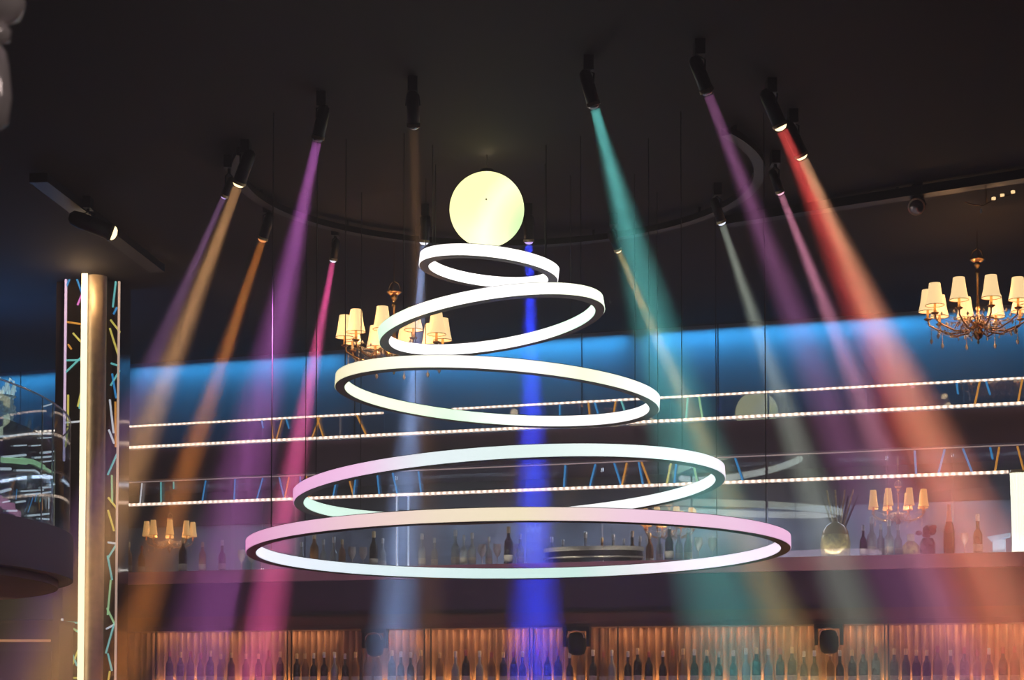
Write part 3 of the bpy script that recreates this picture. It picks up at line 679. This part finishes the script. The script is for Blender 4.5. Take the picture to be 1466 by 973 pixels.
# lower left panelling under the balcony
wc = empty('wall_cabinet', at_y(36,960,15.2)); wc.location.z = 0; tag(wc,'low brown panelled cabinet with a glowing orange line, under the round balcony','cabinet')
wx = lambda px: (px-36)/f*15.2
wz = lambda py: at_y(36,py,15.2).z
MB().box((wx(-60),0,0),(wx(84),.5,wz(893))).build('body','wood_brown',wc)
MB().box((wx(-60),-.015,wz(918.5)),(wx(72),0,wz(915))).build('light_strip','strip_orange',wc)
MB().box((wx(-60),-.02,0),(wx(74),0,wz(932))).build('door','valance_wood',wc)
MB().box((wx(-70),-.05,wz(893)),(wx(86),.5,wz(888))).build('top','wood_brown',wc)

# near crystal strand at the top left corner (close to the camera, out of focus)
ns = empty('crystal_pendant', at_y(-4, 100, 2.6)); tag(ns,'blurred crystal pendant hanging close by in the top left corner','pendant')
k = 2.6/f
MB().lathe([(3*k,-90*k),(17*k,-78*k),(22*k,-40*k),(17*k,8*k),(13*k,26*k),(6*k,36*k)],n=9).build('drop','crystal',ns)
MB().lathe([(5*k,38*k),(18*k,44*k),(20*k,58*k),(12*k,68*k)],n=9).build('bead','crystal',ns)
MB().lathe([(10*k,66*k),(32*k,78*k),(40*k,96*k),(38*k,130*k),(20*k,150*k)],n=11).build('cup','crystal',ns)
MB().tube([(0,0,150*k),(0,0,CEIL-ns.location.z)],.003,6).build('cable','brass',ns)

# ------------------------------------------------------------------ lights of the room and added fills
# blue cove line along the top of the back wall
for i, (px, e_) in enumerate(((-60,9),(330,10),(720,13),(1110,13),(1500,9))):
    p = wl(px, 480, NB+.13); P = WO + WU*p.x - WN*p.y; P.z = CEIL-.02
    light('cove_light','AREA', P, e_*1.3, (.05,.44,.86), shape='RECTANGLE', size=2.75, size_y=.05, spread=math.radians(150), rot=(math.radians(8),0,-TH))
for i in range(4):
    px = 330+340*i; p = wl(px, 930, 0)
    P = WO + WU*p.x - WN*(.30); P.z = zvalB-.01
    light('cornice_and_fill_light','AREA', P, 4.5, (1,.60,.32), shape='RECTANGLE', size=2.2, size_y=.05, rot=(math.radians(20),0,-TH))
    P = WO + WU*p.x + WN*.0; P.z = zvalB-.005
    light('cornice_and_fill_light','AREA', P, 1.2, (1,.62,.34), shape='RECTANGLE', size=2.2, size_y=.03, rot=(math.radians(12),0,-TH))  # front fill added to brighten bottles and caps
    P = WO + WU*p.x - WN*(.38); P.z = ZSH+.01
    light('shelf_light','AREA', P, 10, (1,.62,.30), shape='RECTANGLE', size=2.2, size_y=.03, rot=(math.radians(180),0,-TH))
    P = WO + WU*wl(px,930,-1.2).x - WN*1.2; P.z = zUb-.02
    light('mezzanine_fill','AREA', P, 10 if i == 0 else 22, (.75,.85,1), shape='RECTANGLE', size=2.0, size_y=.3, rot=(0,0,-TH))  # unseen fill added to light the balcony bottles
for i in range(4):
    px = 330+340*i; p = wl(px, 800, 0); P = WO + WU*p.x - WN*.035; P.z = zlipT+.015
    light('bottle_fill','AREA', P, 4.5, (1,.88,.75), shape='RECTANGLE', size=2.2, size_y=.02, rot=(math.radians(195),0,-TH))  # added uplight that brightens the balcony bottles from the front
for x in (-2.6,0,2.6):
    light('fascia_fill','AREA',(x,14.2-x*.3,.5),7,(.85,.40,.80),shape='RECTANGLE',size=1.6,size_y=.4,spread=math.radians(110),rot=aim((0,2.6,1.9)))  # unseen lights added below the view to tint the balcony front
light('globe_halo_fill','POINT',(gc.x,gc.y,gc.z+gr+.06),1.2,(1,.80,.42),shadow_soft_size=.006)  # added light for the warm halo in the haze round the globe
light('underside_fill','AREA',(-3.75,12.6,EYE+.6),14,(1,.72,.42),shape='RECTANGLE',size=1.2,size_y=.8)  # added warm fill for the area under the round balcony
light('left_ceiling_fill','AREA',(-5.5,17.5,CEIL-1.1),40,(.05,.30,.85),shape='RECTANGLE',size=2,size_y=1,rot=(math.pi,0,0))  # unseen blue light added to tint the ceiling at the left
pp = at_y(137,385,PD-.3); light('pillar_glow','POINT',(pp.x-.1,pp.y-.12,CEIL-.2),7,(1,.62,.30),shadow_soft_size=.08)
light('front_fill','AREA',(0,3,CEIL-.05),8,(.85,.55,.85),shape='RECTANGLE',size=6,size_y=3)  # added unseen front light that lifts fascia and ledge
light('pendant_fill','POINT',(-.2,2.0,EYE+1.2),4.5,(1,.85,.85),shadow_soft_size=.1)  # added unseen light for the near crystal pendant

# haze filling the room
w = bpy.data.worlds.new('World'); S.world = w; w.use_nodes = True; nt = w.node_tree
nt.nodes['Background'].inputs[0].default_value = (0,0,0,1)
vs_ = nt.nodes.new('ShaderNodeVolumeScatter'); vs_.inputs['Density'].default_value = .022; vs_.inputs['Anisotropy'].default_value = 0.
geo = nt.nodes.new('ShaderNodeNewGeometry'); sp = nt.nodes.new('ShaderNodeSeparateXYZ'); nt.links.new(geo.outputs['Position'], sp.inputs[0])
mr = nt.nodes.new('ShaderNodeMapRange'); mr.inputs['From Min'].default_value = EYE; mr.inputs['From Max'].default_value = CEIL-.3
mr.inputs['To Min'].default_value = .050; mr.inputs['To Max'].default_value = .008
nt.links.new(sp.outputs['Z'], mr.inputs['Value']); nt.links.new(mr.outputs[0], vs_.inputs['Density'])
w.cycles.volume_step_size = .8; S.cycles.volume_max_steps = 64; w.cycles.volume_sampling = 'MULTIPLE_IMPORTANCE'
nt.links.new(vs_.outputs[0], nt.nodes['World Output'].inputs['Volume'])

# ------------------------------------------------------------------ camera
cd = bpy.data.cameras.new('Camera'); co = bpy.data.objects.new('Camera', cd); COL.objects.link(co); S.camera = co
co.location = CAM; co.rotation_euler = (math.pi/2+PIT, 0, 0)
cd.sensor_width = 36; cd.sensor_fit = 'HORIZONTAL'; cd.lens = 2500/1466*36; cd.shift_y = (866-486.5)/1466; cd.clip_end = 100
cd.dof.use_dof = True; cd.dof.focus_distance = 13.5; cd.dof.aperture_fstop = 6.5
S.view_settings.view_transform = 'Standard'; S.view_settings.look = 'None'; S.view_settings.gamma = 1; S.view_settings.exposure = 0
S.view_settings.use_curve_mapping = False
S.cycles.use_denoising = True
try: S.cycles.denoiser = 'OPENIMAGEDENOISE'
except Exception: pass
S.cycles.max_bounces = 6; S.cycles.diffuse_bounces = 2; S.cycles.glossy_bounces = 3; S.cycles.transmission_bounces = 4; S.cycles.transparent_max_bounces = 12; S.cycles.volume_bounces = 0
S.cycles.sample_clamp_indirect = 3
